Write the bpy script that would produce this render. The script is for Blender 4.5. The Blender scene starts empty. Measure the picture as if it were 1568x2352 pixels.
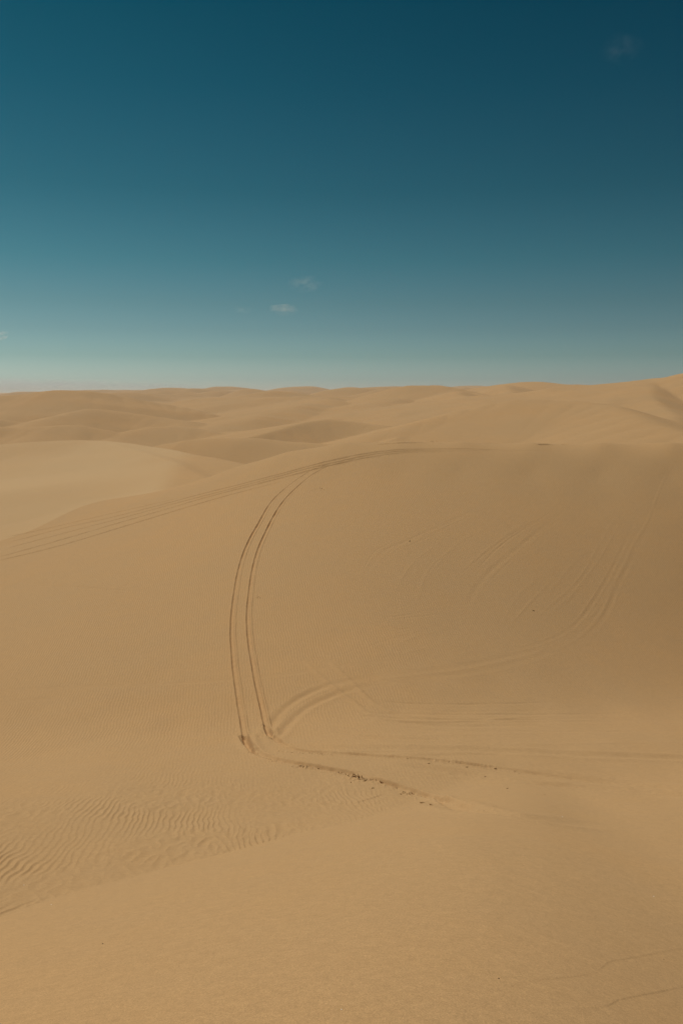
import bpy, math, random
import numpy as np

# ------------------------------------------------------------------ camera, sky, sun, exposure
S = bpy.context.scene
COL = S.collection
PITCH = math.atan(276 / 1829.0)
cam_d = bpy.data.cameras.new("camera")
cam = bpy.data.objects.new("camera", cam_d)
COL.objects.link(cam)
cam.location = (0, 0, 0)
cam.rotation_euler = (math.pi / 2 - PITCH, 0, 0)
cam_d.sensor_fit = 'HORIZONTAL'
cam_d.sensor_width = 24.0
cam_d.lens = 24.0 * 1829 / 1568
cam_d.clip_start = 0.1
cam_d.clip_end = 60000
S.camera = cam

SUN_AZ = math.radians(-45)      # from straight ahead (+Y), negative = to the left
SUN_EL = math.radians(60)
w = bpy.data.worlds.new("World")
S.world = w
w.use_nodes = True
nt = w.node_tree
nt.nodes.clear()
N = nt.nodes.new
out = N('ShaderNodeOutputWorld')
bg = N('ShaderNodeBackground')
sky = N('ShaderNodeTexSky')
sky.sky_type = 'NISHITA'
sky.sun_disc = False
sky.sun_elevation = SUN_EL
sky.sun_rotation = SUN_AZ      # Blender: 0 = +Y, clockwise seen from above
sky.altitude = 0
sky.air_density = 1.0
sky.dust_density = 1.2
sky.ozone_density = 1.0
geo = N('ShaderNodeTexCoord')
sep = N('ShaderNodeSeparateXYZ')
nt.links.new(geo.outputs['Generated'], sep.inputs[0])
ramp = N('ShaderNodeValToRGB')
cr = ramp.color_ramp
SKYRAMP = [(0.0, (0.932, 1.137, 1.28)), (0.016, (0.62, 0.837, 0.992)), (0.0425, (0.385, 0.573, 0.646)), (0.0738, (0.285, 0.444, 0.481)),
           (0.1046, (0.220, 0.381, 0.390)), (0.1547, (0.132, 0.325, 0.322)), (0.2293, (0.068, 0.248, 0.247)), (0.3339, (0.027, 0.195, 0.204)),
           (0.42, (0.010, 0.159, 0.172)), (1.0, (0.05, 0.16, 0.18))]
cr.elements[0].position, cr.elements[0].color = SKYRAMP[0][0], (*SKYRAMP[0][1], 1)
cr.elements[1].position, cr.elements[1].color = SKYRAMP[-1][0], (*SKYRAMP[-1][1], 1)
for p, c in SKYRAMP[1:-1]:
    e = cr.elements.new(p)
    e.color = (*c, 1)
nt.links.new(sep.outputs['Z'], ramp.inputs[0])
mul = N('ShaderNodeMix'); mul.data_type = 'RGBA'; mul.blend_type = 'MULTIPLY'; mul.inputs[0].default_value = 1
nt.links.new(sky.outputs[0], mul.inputs[6]); nt.links.new(ramp.outputs[0], mul.inputs[7])
side = N('ShaderNodeMapRange')          # the sky deepens away from the sun's side
side.inputs[1].default_value = -0.42; side.inputs[2].default_value = 0.42; side.inputs[3].default_value = 1.12; side.inputs[4].default_value = 0.85
nt.links.new(sep.outputs['X'], side.inputs[0])
mul2 = N('ShaderNodeVectorMath'); mul2.operation = 'SCALE'
nt.links.new(mul.outputs[2], mul2.inputs[0]); nt.links.new(side.outputs[0], mul2.inputs['Scale'])
nt.links.new(mul2.outputs[0], bg.inputs[0])
bg.inputs[1].default_value = 0.1
nt.links.new(bg.outputs[0], out.inputs[0])

sd = bpy.data.lights.new("sun", 'SUN')
sd.energy = 3.1
sd.angle = math.radians(0.53)
sd.color = (1.0, 0.95, 0.86)
sun = bpy.data.objects.new("sun", sd)
COL.objects.link(sun)
# direction the light travels
sx, sy, sz = (math.sin(SUN_AZ) * math.cos(SUN_EL), math.cos(SUN_AZ) * math.cos(SUN_EL), math.sin(SUN_EL))
from mathutils import Vector
sun.rotation_euler = Vector((-sx, -sy, -sz)).to_track_quat('-Z', 'Y').to_euler()
sun.location = (-30, 20, 40)

S.view_settings.view_transform = 'Standard'
S.view_settings.look = 'None'
S.view_settings.exposure = 0.0
S.view_settings.gamma = 1.0
S.view_settings.use_curve_mapping = False

# ------------------------------------------------------------------ survey helpers
F = 1829.0
CP, SP = math.cos(PITCH), math.sin(PITCH)
def bearing(u, v):
    """bearing and fall (dz per metre of plan distance) of a sight line, in survey units"""
    x = (np.asarray(u, float) - 784) / F
    y = -(np.asarray(v, float) - 1176) / F
    dy = CP + y * SP
    dz = -SP + y * CP
    return np.arctan2(x, dy), dz / np.hypot(x, dy)

def rng(seed):
    return np.random.RandomState(seed)

def noise2(x, y, seed=0):
    """gradient noise, about -1..1"""
    r = rng(seed)
    perm = r.permutation(256)
    ang = r.rand(256) * 2 * np.pi
    gx, gy = np.cos(ang), np.sin(ang)
    xi = np.floor(x).astype(np.int64); yi = np.floor(y).astype(np.int64)
    xf = x - xi; yf = y - yi
    def g(ix, iy, dx, dy):
        h = perm[(perm[ix & 255] + iy) & 255]
        return gx[h] * dx + gy[h] * dy
    u = xf * xf * xf * (xf * (xf * 6 - 15) + 10)
    v = yf * yf * yf * (yf * (yf * 6 - 15) + 10)
    a = g(xi, yi, xf, yf); b = g(xi + 1, yi, xf - 1, yf)
    c = g(xi, yi + 1, xf, yf - 1); d = g(xi + 1, yi + 1, xf - 1, yf - 1)
    return 1.4 * ((a + (b - a) * u) * (1 - v) + (c + (d - c) * u) * v)

def fbm(x, y, seed, octaves=3, gain=0.5):
    s = 0; a = 1.0
    for k in range(octaves):
        s = s + a * noise2(x * 2 ** k, y * 2 ** k, seed + k)
        a *= gain
    return s

def sstep(a, b, x):
    t = np.clip((x - a) / (b - a), 0, 1)
    return t * t * (3 - 2 * t)

# ------------------------------------------------------------------ the sheet of sand: a polar net around the viewpoint
fine = np.radians(np.linspace(-26.5, 26.5, 1440))
coarse = np.radians(np.linspace(26.5, 180, 56))[1:]
AZ = np.concatenate([-coarse[::-1], fine, coarse])
LR = np.concatenate([np.linspace(math.log(0.6), math.log(3.2), 40)[:-1],
                     np.arange(math.log(3.2), math.log(14), 0.0042),
                     np.arange(math.log(14), math.log(54), 0.0021), np.arange(math.log(54), math.log(130), 0.00125),
                     np.arange(math.log(130), math.log(1800), 0.0052),
                     np.linspace(math.log(1800), math.log(6000), 40)])
R1 = np.exp(LR)
NA, NR = len(AZ), len(R1)

# --- the valley and the big dune face: a survey net of plan distances, rows from the foot of the near slope (TOE) up to the crest
SURVEY_U = [-300, -120, 60, 240, 400, 540, 660, 784, 920, 1060, 1220, 1380, 1540, 1700, 1860]
TOE_V = [2180.0, 2141.0, 2095.3, 2036.4, 1994.5, 1962.0, 1930.8, 1903.2, 1887.7, 1888.0, 1896.0, 1909.0, 1926.9, 1943.6, 1960.0]
CREST_V = [1235.0, 1211.0, 1184.5, 1152.0, 1120.0, 1073.6, 1038.2, 1018.1, 1013.0, 1014.0, 1016.5, 1016.6, 1016.1, 1015.1, 1014.0]
SURVEY_R = [
    [12.90, 14.15, 15.84, 17.69, 19.09, 19.84, 21.20, 21.66, 21.88, 21.53, 21.00, 20.74, 21.00, 21.83, 23.14],
    [14.21, 15.54, 17.16, 18.95, 20.30, 21.35, 22.83, 24.15, 25.03, 25.15, 24.64, 23.91, 23.63, 24.27, 25.67],
    [15.55, 16.85, 18.40, 20.20, 21.74, 23.25, 25.05, 26.69, 27.71, 28.02, 27.81, 27.23, 26.67, 26.67, 27.53],
    [16.90, 18.18, 19.73, 21.62, 23.45, 25.38, 27.40, 28.96, 29.75, 30.10, 30.40, 30.48, 30.00, 29.46, 29.39],
    [18.29, 19.57, 21.15, 23.21, 25.40, 27.64, 29.71, 31.07, 31.62, 31.86, 32.35, 33.13, 33.31, 32.96, 32.44],
    [19.71, 21.00, 22.69, 25.06, 27.70, 30.15, 32.23, 33.49, 33.99, 34.21, 34.65, 35.54, 36.41, 37.03, 37.34],
    [21.13, 22.58, 24.61, 27.47, 30.52, 33.11, 35.13, 36.21, 36.92, 37.39, 38.03, 38.89, 40.10, 41.80, 43.56],
    [22.72, 24.72, 27.31, 30.68, 33.91, 36.35, 37.96, 38.81, 39.63, 40.53, 41.85, 43.37, 45.02, 47.50, 49.91],
    [25.09, 27.89, 31.00, 34.54, 37.41, 39.17, 40.16, 40.79, 41.61, 42.76, 44.68, 47.34, 50.17, 53.53, 55.92],
    [29.04, 32.23, 35.41, 38.40, 40.37, 41.24, 41.94, 42.61, 43.51, 44.82, 47.04, 50.18, 53.63, 57.45, 60.67],
    [34.65, 37.27, 39.73, 41.59, 42.52, 43.04, 43.77, 44.55, 45.56, 47.05, 49.53, 52.88, 56.46, 60.30, 63.22],
    [40.70, 42.01, 43.19, 43.89, 44.43, 44.95, 45.73, 46.60, 47.67, 49.30, 51.95, 55.38, 58.94, 62.66, 65.67],
    [45.57, 45.64, 45.70, 45.96, 46.47, 46.96, 47.78, 48.75, 49.92, 51.69, 54.44, 57.86, 61.27, 64.89, 67.70],
    [48.96, 48.28, 47.97, 48.22, 48.65, 49.10, 49.99, 51.03, 52.28, 54.14, 56.88, 60.21, 63.51, 67.02, 69.83],
    [51.72, 50.81, 50.49, 50.67, 51.00, 51.42, 52.35, 53.43, 54.72, 56.64, 59.30, 62.52, 65.69, 69.11, 71.78],
    [54.52, 53.63, 53.28, 53.37, 53.57, 53.93, 54.84, 55.93, 57.28, 59.17, 61.67, 64.72, 67.76, 71.08, 73.71],
    [57.68, 56.84, 56.43, 56.36, 56.37, 56.63, 57.51, 58.63, 59.99, 61.77, 64.04, 66.92, 69.80, 73.05, 75.57],
    [61.38, 60.55, 60.00, 59.69, 59.44, 59.58, 60.45, 61.62, 62.92, 64.48, 66.52, 69.21, 71.97, 75.09, 77.51],
    [65.74, 64.85, 64.09, 63.42, 62.85, 62.87, 63.72, 64.87, 65.97, 67.23, 68.99, 71.51, 74.13, 77.19, 79.49],
    [70.96, 69.90, 68.81, 67.67, 66.73, 66.60, 67.37, 68.42, 69.20, 70.09, 71.61, 73.96, 76.45, 79.37, 81.53],
    [77.28, 75.91, 74.36, 72.68, 71.26, 70.84, 71.42, 72.22, 72.53, 73.00, 74.24, 76.40, 78.74, 81.59, 83.61],
    [85.16, 83.27, 81.12, 78.73, 76.62, 75.72, 75.94, 76.29, 76.08, 76.18, 77.22, 79.21, 81.41, 84.08, 85.88],
    [95.54, 92.77, 89.69, 86.23, 83.07, 81.39, 80.95, 80.57, 79.72, 79.40, 80.15, 81.92, 83.95, 86.51, 88.18],
    [110.14, 105.83, 101.15, 95.92, 91.07, 88.10, 86.59, 85.23, 83.80, 83.16, 83.72, 85.28, 87.15, 89.50, 90.79],
    [131.68, 124.87, 117.45, 109.27, 101.68, 96.50, 92.89, 89.71, 87.63, 86.61, 86.86, 88.18, 89.88, 92.03, 93.21],
    [164.29, 153.51, 141.55, 128.53, 116.56, 108.12, 100.96, 95.94, 93.61, 92.08, 91.83, 92.72, 94.09, 95.90, 96.52],
]
pa, pl, pt = [], [], []
NROW = len(SURVEY_R)
for j_, u in enumerate(SURVEY_U):
    for i_ in range(NROW):
        v = TOE_V[j_] + (CREST_V[j_] - TOE_V[j_]) * i_ / (NROW - 1)
        a, t = bearing(u, v); r = SURVEY_R[i_][j_]
        pa.append(a); pl.append(math.log(r)); pt.append(t)
    z = t * r                        # the lee side, out of sight behind the crest
    for k, sl in ((1.04, 0.10), (1.15, 0.20), (1.4, 0.26), (1.9, 0.26), (2.8, 0.22)):
        zz = z - (k - 1) * r * sl
        pa.append(a); pl.append(math.log(r * k)); pt.append(zz / (r * k))
    a, t = bearing(u, TOE_V[j_]); r = SURVEY_R[0][j_]
    for k, dt in ((0.62, 0.09), (0.35, 0.35), (0.1, 1.2)):   # under the near slip face
        pa.append(a); pl.append(math.log(r * k)); pt.append(t - dt)
P = np.stack([np.array(pa) * 2.2, np.array(pl)], 1)
pt = np.array(pt)
def kern(d2):
    return np.where(d2 > 1e-12, 0.5 * d2 * np.log(np.maximum(d2, 1e-12)), 0)
def tps_fit(P, f, lam):
    n = len(P)
    K = kern(((P[:, None] - P[None]) ** 2).sum(-1)) + lam * np.eye(n)
    Q = np.hstack([np.ones((n, 1)), P])
    A = np.zeros((n + 3, n + 3)); A[:n, :n] = K; A[:n, n:] = Q; A[n:, :n] = Q.T
    return np.linalg.solve(A, np.concatenate([f, np.zeros(3)]))
COEF = tps_fit(P, pt, 0.0008)
def tps_eval(a, l):
    o = COEF[-3] + COEF[-2] * a + COEF[-1] * l
    for i in range(len(P)):
        o = o + COEF[i] * kern((a - P[i, 0]) ** 2 + (l - P[i, 1]) ** 2)
    return o
# evaluate on a small net, then cubic-interpolate to the fine one
ga = np.radians(np.linspace(-36, 36, 145)); gl = np.linspace(math.log(1.5), math.log(400), 421)
GA, GL = np.meshgrid(ga * 2.2, gl)
G = tps_eval(GA, GL)
def cubic_axis(M, pos, axis):
    n = M.shape[axis]
    i = np.clip(np.floor(pos).astype(int), 1, n - 3); f = np.clip(pos - i, -1, 2)
    w = [-f * (f - 1) * (f - 2) / 6, (f + 1) * (f - 1) * (f - 2) / 2, -(f + 1) * f * (f - 2) / 2, (f + 1) * f * (f - 1) / 6]
    o = 0
    for k in range(4):
        sl = np.take(M, i + k - 1, axis=axis)
        o = o + sl * (w[k][:, None] if axis == 0 else w[k][None, :])
    return o
ac = np.clip(AZ, ga[1], ga[-2]); lc = np.clip(LR, gl[1], gl[-2])
T = cubic_axis(cubic_axis(G, (lc - gl[0]) / (gl[1] - gl[0]), 0), (ac - ga[0]) / (ga[1] - ga[0]), 1)
X = R1[:, None] * np.sin(AZ)[None]; Y = R1[:, None] * np.cos(AZ)[None]
RR = np.broadcast_to(R1[:, None], X.shape)
AA = np.broadcast_to(AZ[None], X.shape)
Zmain = T * RR
Zmain[R1 > 380] = -60
# --- near slip face the photographer stands on
gx, gy = 0.20, -0.50
def sofp(x, w):
    return w * np.logaddexp(0, np.clip(x / w, -60, 60))
Zfg = -1.7 + gx * np.clip(X, -60, 12) + gy * np.maximum(Y, -2.0) - 0.78 * sofp(X + 0.2 - 0.25 * Y, 0.9)
near = RR < 60
nn = np.zeros_like(X)
rows = R1 < 60
nn[rows] = 0.07 * fbm(X[rows] * 0.16, Y[rows] * 0.16, 11, 2) + 0.008 * noise2(X[rows] * 1.3, Y[rows] * 0.9, 15)
Zfg = Zfg + nn * sstep(2, 9, RR)
Zfg[~rows] = -80
np.set_printoptions(precision=2, suppress=True, linewidth=200)

# --- dunes beyond the ridge: crest lines (u, v, plan distance), slope on the near / far side, roundness
def crest(pts):
    o = []
    for u, v, r in pts:
        a, t = bearing(u, v)
        o.append((r * math.sin(a), r * math.cos(a), r * t))
    P_ = np.array(o)
    Q_ = np.vstack([2 * P_[0] - P_[1], P_, 2 * P_[-1] - P_[-2]])
    o = []
    for i in range(len(P_) - 1):
        a, b, c, d = Q_[i:i + 4]
        for k in range(5):
            t = k / 5
            o.append(0.5 * (2 * b + (c - a) * t + (2 * a - 5 * b + 4 * c - d) * t * t + (3 * b - a - 3 * c + d) * t ** 3))
    o.append(P_[-1]); o = np.array(o)
    for _ in range(3):
        o[1:-1] = 0.25 * o[:-2] + 0.5 * o[1:-1] + 0.25 * o[2:]
    return o
FAR = [
 dict(k='A', pts=[(-250, 1040, 230), (0, 1023, 240), (100, 1012, 245), (160, 1010, 245), (240, 1014, 235), (320, 1023, 215), (420, 1041, 190), (555, 1069, 152), (640, 1090, 140)], near=0.048, far=0.20, rho=6),
 dict(k='A', pts=[(240, 1017, 230), (300, 1030, 205), (370, 1052, 175), (420, 1075, 152), (475, 1099, 132), (520, 1115, 122)], near=0.085, far=0.13, rho=2),
 dict(k='C', pts=[(330, 1030, 246), (370, 1019, 242), (420, 1011, 238), (495, 1009, 232), (620, 1012, 222), (760, 1022, 212)], near=0.19, far=0.2, rho=6),
 dict(k='B', pts=[(490, 1024, 236), (560, 1009, 244), (640, 983, 258), (715, 959, 272), (790, 968, 268), (860, 984, 260), (930, 1001, 248), (1000, 1022, 236)], near=0.19, far=0.07, rho=2.5),
 dict(k='B', pts=[(890, 1014, 200), (945, 996, 228), (975, 986, 246), (990, 981, 256), (1010, 985, 266)], near=0.07, far=0.15, rho=2),
 dict(k='D', pts=[(-80, 975, 322), (0, 990, 318), (68, 981, 312), (108, 973, 308), (151, 968, 305), (202, 967, 302), (245, 974, 300), (284, 990, 296), (330, 1008, 288)], near=0.14, far=0.2, rho=7),
 dict(k='D', pts=[(-60, 968, 350), (0, 964, 345), (22, 960, 344), (43, 965, 342), (75, 985, 336)], near=0.16, far=0.2, rho=5),
 dict(k='E', pts=[(250, 1000, 285), (281, 984, 300), (324, 977, 305), (360, 976, 306), (430, 985, 300), (500, 998, 290), (560, 1010, 280)], near=0.11, far=0.16, rho=8),
 dict(k='E', pts=[(100, 962, 335), (150, 950, 345), (194, 940, 352), (230, 940, 356), (300, 952, 350), (420, 968, 330)], near=0.10, far=0.14, rho=8),
 dict(k='E', pts=[(-200, 915, 450), (0, 911, 445), (54, 909, 440), (83, 902, 436), (117, 896, 432), (144, 897, 430), (191, 896, 428), (234, 898, 424), (274, 904, 420), (324, 914, 424), (396, 927, 420), (468, 941, 414), (522, 963, 404), (551, 983, 396), (600, 1010, 384)], near=0.13, far=0.25, rho=10),
 dict(k='G', pts=[(330, 940, 600), (396, 925, 600), (468, 914, 590), (574, 911, 570), (646, 914, 560), (682, 907, 560), (718, 911, 560), (790, 909, 560), (844, 912, 560), (930, 925, 540)], near=0.075, far=0.16, rho=14),
 dict(k='G', pts=[(580, 965, 330), (660, 945, 400), (720, 930, 450), (760, 915, 520)], near=0.09, far=0.07, rho=16),
 dict(k='G', pts=[(700, 985, 300), (800, 960, 350), (860, 935, 410), (900, 918, 470)], near=0.09, far=0.08, rho=16),
 dict(k='I', pts=[(830, 930, 480), (880, 906, 500), (927, 886, 515), (952, 884, 515), (1006, 886, 510), (1066, 889, 500), (1110, 905, 480)], near=0.13, far=0.2, rho=10),
 dict(k='I', pts=[(1040, 893, 500), (1060, 905, 450), (1092, 927, 380), (1120, 945, 330)], near=0.12, far=0.14, rho=5),
 dict(k='J', pts=[(1040, 905, 600), (1082, 891, 600), (1120, 884, 600), (1160, 880, 590), (1222, 877, 580), (1273, 880, 570), (1341, 885, 560), (1420, 895, 540)], near=0.11, far=0.2, rho=10),
 dict(k='J', pts=[(1160, 883, 570), (1172, 895, 500), (1185, 912, 420)], near=0.14, far=0.12, rho=4),
 dict(k='J', pts=[(1160, 920, 380), (1250, 905, 420), (1320, 890, 470), (1400, 884, 500)], near=0.10, far=0.16, rho=7),
 dict(k='K', pts=[(1300, 895, 470), (1341, 888, 460), (1392, 881, 450), (1460, 872, 430), (1517, 870, 410), (1538, 865, 400), (1568, 858, 390), (1640, 845, 380), (1900, 825, 360)], near=0.20, far=0.2, rho=9),
 dict(k='K', pts=[(1504, 872, 405), (1496, 890, 360), (1500, 915, 320), (1515, 945, 270), (1540, 975, 225), (1560, 998, 200)], near=0.05, far=0.22, rho=6),
 dict(k='K', pts=[(1460, 873, 425), (1430, 900, 360), (1400, 925, 310)], near=0.12, far=0.12, rho=8),
 dict(k='L', pts=[(900, 985, 225), (960, 968, 230), (1035, 949, 238), (1103, 932, 246), (1171, 917, 250), (1205, 914, 250), (1300, 922, 244), (1400, 938, 232), (1500, 975, 200), (1600, 1010, 180)], near=0.105, far=0.16, rho=6),
]
FARR = R1 > 60
step = 3
fi = np.searchsorted(AZ, np.radians(-26.5001)); la = fi + 1440
cj = np.concatenate([np.arange(0, fi), np.arange(fi, la, step), np.arange(la, NA)])
xs, ys, rs, as_ = X[FARR][:, cj], Y[FARR][:, cj], RR[FARR][:, cj], AA[FARR][:, cj]
wx = xs + 4 * noise2(xs / 70, ys / 70, 31) * np.clip(rs / 250, 0.3, 2)
wy = ys + 4 * noise2(xs / 70, ys / 70, 37) * np.clip(rs / 250, 0.3, 2)
wx = wx.astype(np.float32); wy = wy.astype(np.float32)
colmask = (np.abs(as_) < math.radians(34))
base = -23 + 2.2 * fbm(xs / 90, ys / 90, 41, 3) + 8 * sstep(230, 420, rs) + 8 * sstep(420, 900, rs) - 12 * (1 - sstep(75, 115, rs))
def smax(a, b, k):
    h = np.clip(0.5 + 0.5 * (a - b) / k, 0, 1)
    return b + (a - b) * h + k * h * (1 - h)
STEEP = 2.25
def ridge(pts, near, far, rho, mild=1.0):
    C = crest(pts)
    near *= STEEP * mild; far *= STEEP * 0.9 * mild; rho *= 0.5
    Ls = np.concatenate([[0], np.cumsum(np.hypot(*np.diff(C[:, :2], axis=0).T))])
    n = int(Ls[-1] / 9.0) + 2
    C = np.stack([np.interp(np.linspace(0, Ls[-1], n), Ls, C[:, k]) for k in range(3)], 1)
    for _ in range(2):
        C[1:-1] = 0.25 * C[:-2] + 0.5 * C[1:-1] + 0.25 * C[2:]
    rmin = np.hypot(C[:, 0], C[:, 1]).min() - 220; rmax = np.hypot(C[:, 0], C[:, 1]).max() + 220
    R_ = R1[FARR]
    i0, i1 = np.searchsorted(R_, [rmin, rmax])
    z = np.full(xs.shape, -90.0, np.float32)
    wx_, wy_ = wx[i0:i1], wy[i0:i1]; zz = z[i0:i1]
    f4 = np.float32
    for (ax, ay, az_), (bx, by, bz) in zip(C[:-1], C[1:]):
        dx, dy = bx - ax, by - ay; L_ = math.hypot(dx, dy)
        px = wx_ - f4(ax); py = wy_ - f4(ay)
        t = np.clip((px * f4(dx) + py * f4(dy)) * f4(1 / L_ ** 2), 0, 1)
        cross = (f4(dx / L_) * py - f4(dy / L_) * px)
        px -= t * f4(dx); py -= t * f4(dy)
        d = np.sqrt(px * px + py * py + f4(rho * rho))
        sl = f4((near + far) / 2) + f4((far - near) / 2) * cross / d
        np.maximum(zz, f4(az_) + f4(bz - az_) * t - sl * (d - f4(rho)), out=zz)
    return z.astype(float)
groups = {}
for f in FAR:
    z = ridge(f['pts'], f['near'], f['far'], f['rho'], 0.88 if f['k'] in 'IJKL' else 1.0)
    g = groups.get(f['k'])
    groups[f['k']] = z if g is None else smax(g, z, 0.7)
# the horizon: row behind row of low dunes
hz = np.full(xs.shape, -40.0)
rg = rng(77)
HC = []
for i in range(90):
    r = 640 * (2.6 ** rg.rand())
    a = math.radians(-30 + 60 * rg.rand())
    L = r * (0.03 + 0.06 * rg.rand()); th = rg.rand() * 0.9 - 0.45
    top = -3.0 + (r - 640) / 1000 * 9 + 6 * rg.rand() ** 2 + 9 * max(0, a + 0.1) - 26 * max(0, -a - 0.12)
    cx, cy = r * math.sin(a), r * math.cos(a)
    ca, sa = math.cos(-a + th), math.sin(-a + th)
    du = (xs - cx) * ca + (ys - cy) * sa; dv = -(xs - cx) * sa + (ys - cy) * ca
    bend = dv - 0.15 * L * np.cos(du / L * 1.5) + 0.1 * L * noise2(du / L + i, dv / L, 51 + i)
    z = top - (top + 16) * (1 - np.exp(-(du / (1.3 * L)) ** 2)) - np.where(bend < 0, 0.30, 0.45) * (np.sqrt(bend ** 2 + 60) - 7.7)
    hz = smax(hz, z, 2.0)
groups['H'] = hz
Zf = base.copy(); lab = np.zeros(xs.shape, np.int8)
KEYS = ['ground', 'A', 'B', 'C', 'D', 'E', 'G', 'H', 'I', 'J', 'K', 'L']
top_ = base.copy()
for i, k in enumerate(KEYS[1:], 1):
    z = groups[k]
    lab = np.where(z > top_, i, lab).astype(np.int8); top_ = np.maximum(top_, z)
    Zf = smax(Zf, z, 0.5)
und = np.clip((rs - 100) / 200, 0, 1)
Zf = Zf + und * (2.1 * (0.35 - np.abs(noise2(xs / 95 + 0.5 * ys / 95, ys / 75, 191))) + 1.0 * (0.35 - np.abs(noise2(xs / 48 - 0.3 * ys / 48, ys / 44, 195))) + 1.0 * fbm(xs / 60, ys / 50, 61, 3, 0.45) + 0.22 * noise2(xs / 9, ys / 14, 66) * np.clip(1 - rs / 900, 0, 1))
def widen(M, nearest=False):
    o = np.empty((M.shape[0], NA), M.dtype)
    src = AZ[cj]
    k = np.clip(np.searchsorted(src, AZ) - 1, 0, len(src) - 2)
    f = (AZ - src[k]) / (src[k + 1] - src[k])
    if nearest: return M[:, np.where(f < 0.5, k, k + 1)]
    return M[:, k] * (1 - f) + M[:, k + 1] * f
Zfar = np.full_like(X, -90.0); Zfar[FARR] = widen(Zf)
LAB = np.zeros(X.shape, np.int8); LAB[FARR] = widen(lab, True)

# ripples on the apron beyond the foot of the slip face
rp = (R1 > 8) & (R1 < 60)
xr, yr, rr_, ar = X[rp], Y[rp], RR[rp], AA[rp]
def ripple(x, y, lam, seed):
    th = 0.22
    q = x * math.cos(th) + y * math.sin(th) * 0.55
    ph = q / lam + 0.9 * noise2(x * 0.7, y * 0.45, seed) + 0.38 * noise2(x * 2.2, y * 1.5, seed + 1) + 1.4 * noise2(x * .12, y * .12, seed + 2)
    s = ph - np.floor(ph)
    return np.where(s < 0.66, s / 0.66, (1 - s) / 0.34) ** 1.3 - 0.45
def braid(x, y, lam, seed):
    th = 0.22
    q = x * math.cos(th) + y * math.sin(th) * 0.55 + 0.10 * noise2(x * 0.9, y * 0.6, seed + 5) + 0.05 * noise2(x * 2.6, y * 2.0, seed + 6)
    p = -x * math.sin(th) + y
    a = noise2(q / lam * 0.62, p / (lam * 3.6), seed + 7)
    return np.clip(1.0 - 2.0 * np.abs(a), -0.8, 1) * 0.55
mixr = sstep(-0.25, 0.35, noise2(xr * 0.33, yr * 0.25, 83))
big = ripple(xr, yr, 0.175, 81) * mixr * 0.75 + braid(xr, yr, 0.22, 84) * (1.35 - mixr)
patch = np.clip(0.42 + 0.9 * sstep(-0.55, 0.40, fbm(xr * 0.20, yr * 0.24, 85, 2)), 0, 1.2)
toe_t = bearing(784, 1900)
fade = (1 - sstep(22, 35, rr_)) * (1 - sstep(math.radians(-1), math.radians(9), ar))
Zrip = 0.034 * big * patch * fade
amp_small = 0.006 * ripple(xr, yr, 0.16, 91) * (1 - sstep(34, 44, rr_)) * (0.4 + 0.6 * patch) * (1 - fade)
Zmain[rp] += Zrip + amp_small * (1 - sstep(math.radians(8), math.radians(14), ar))
Zmain[rp] += 0.05 * fbm(xr * 0.25, yr * 0.25, 95, 2) * (1 - sstep(40, 58, rr_))
blend = np.where(AA > 0.06, 0.02 + 0.9 * sstep(0.06, 0.28, AA), 0.02)
def smax_v(a, b, k):
    h = np.clip(0.5 + 0.5 * (a - b) / k, 0, 1)
    return b + (a - b) * h + k * h * (1 - h)
FGM = Zfg > Zmain
Znear = smax_v(Zfg, Zmain, blend)
MAINM = Znear > Zfar
Z = np.where(MAINM, np.maximum(Znear, Zfar), smax_v(Znear, Zfar, 0.6))
Z = np.where(RR > 55, smax_v(Znear, Zfar, 0.8), Znear)
# owner of every net point: 0 near slope, 1 ridge dune, 2.. far ones
OWN = np.where(MAINM, np.where(FGM, 0, 1), LAB + 2).astype(np.int16)
Z0 = Z.copy()

# ------------------------------------------------------------------ tyre ruts and scarps
def ground_hit(u, v):
    """first sand met by the sight line: plan position"""
    a, t = bearing(u, v)
    j = (np.searchsorted(AZ, a)); f = (a - AZ[j - 1]) / (AZ[j] - AZ[j - 1])
    zc = Z0[:, j - 1] * (1 - f) + Z0[:, j] * f
    q = zc / R1 - t
    i = int(np.argmax((q > 0) & (R1 > 2.0)))
    if i == 0: return None
    g = q[i - 1] / (q[i - 1] - q[i]) if q[i - 1] != q[i] else 0
    r = R1[i - 1] + (R1[i] - R1[i - 1]) * np.clip(g, 0, 1)
    return (r * math.sin(a), r * math.cos(a))
def spline(pts, step):
    P_ = np.array(pts, float)
    n = len(P_)
    Q = np.vstack([2 * P_[0] - P_[1], P_, 2 * P_[-1] - P_[-2]])
    o = []
    for i in range(n - 1):
        a, b, c, d = Q[i], Q[i + 1], Q[i + 2], Q[i + 3]
        m = max(1, int(np.hypot(*(c - b)[:2]) / step))
        for k in range(m):
            t = k / m
            o.append(0.5 * (2 * b + (c - a) * t + (2 * a - 5 * b + 4 * c - d) * t * t + (3 * b - a - 3 * c + d) * t ** 3))
    o.append(P_[-1])
    return np.array(o)
TRACKOWN = np.zeros(X.shape, np.int16)
def smooth_line(C, n):
    for _ in range(n):
        C[1:-1] = 0.25 * C[:-2] + 0.5 * C[1:-1] + 0.25 * C[2:]
    return C
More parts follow.
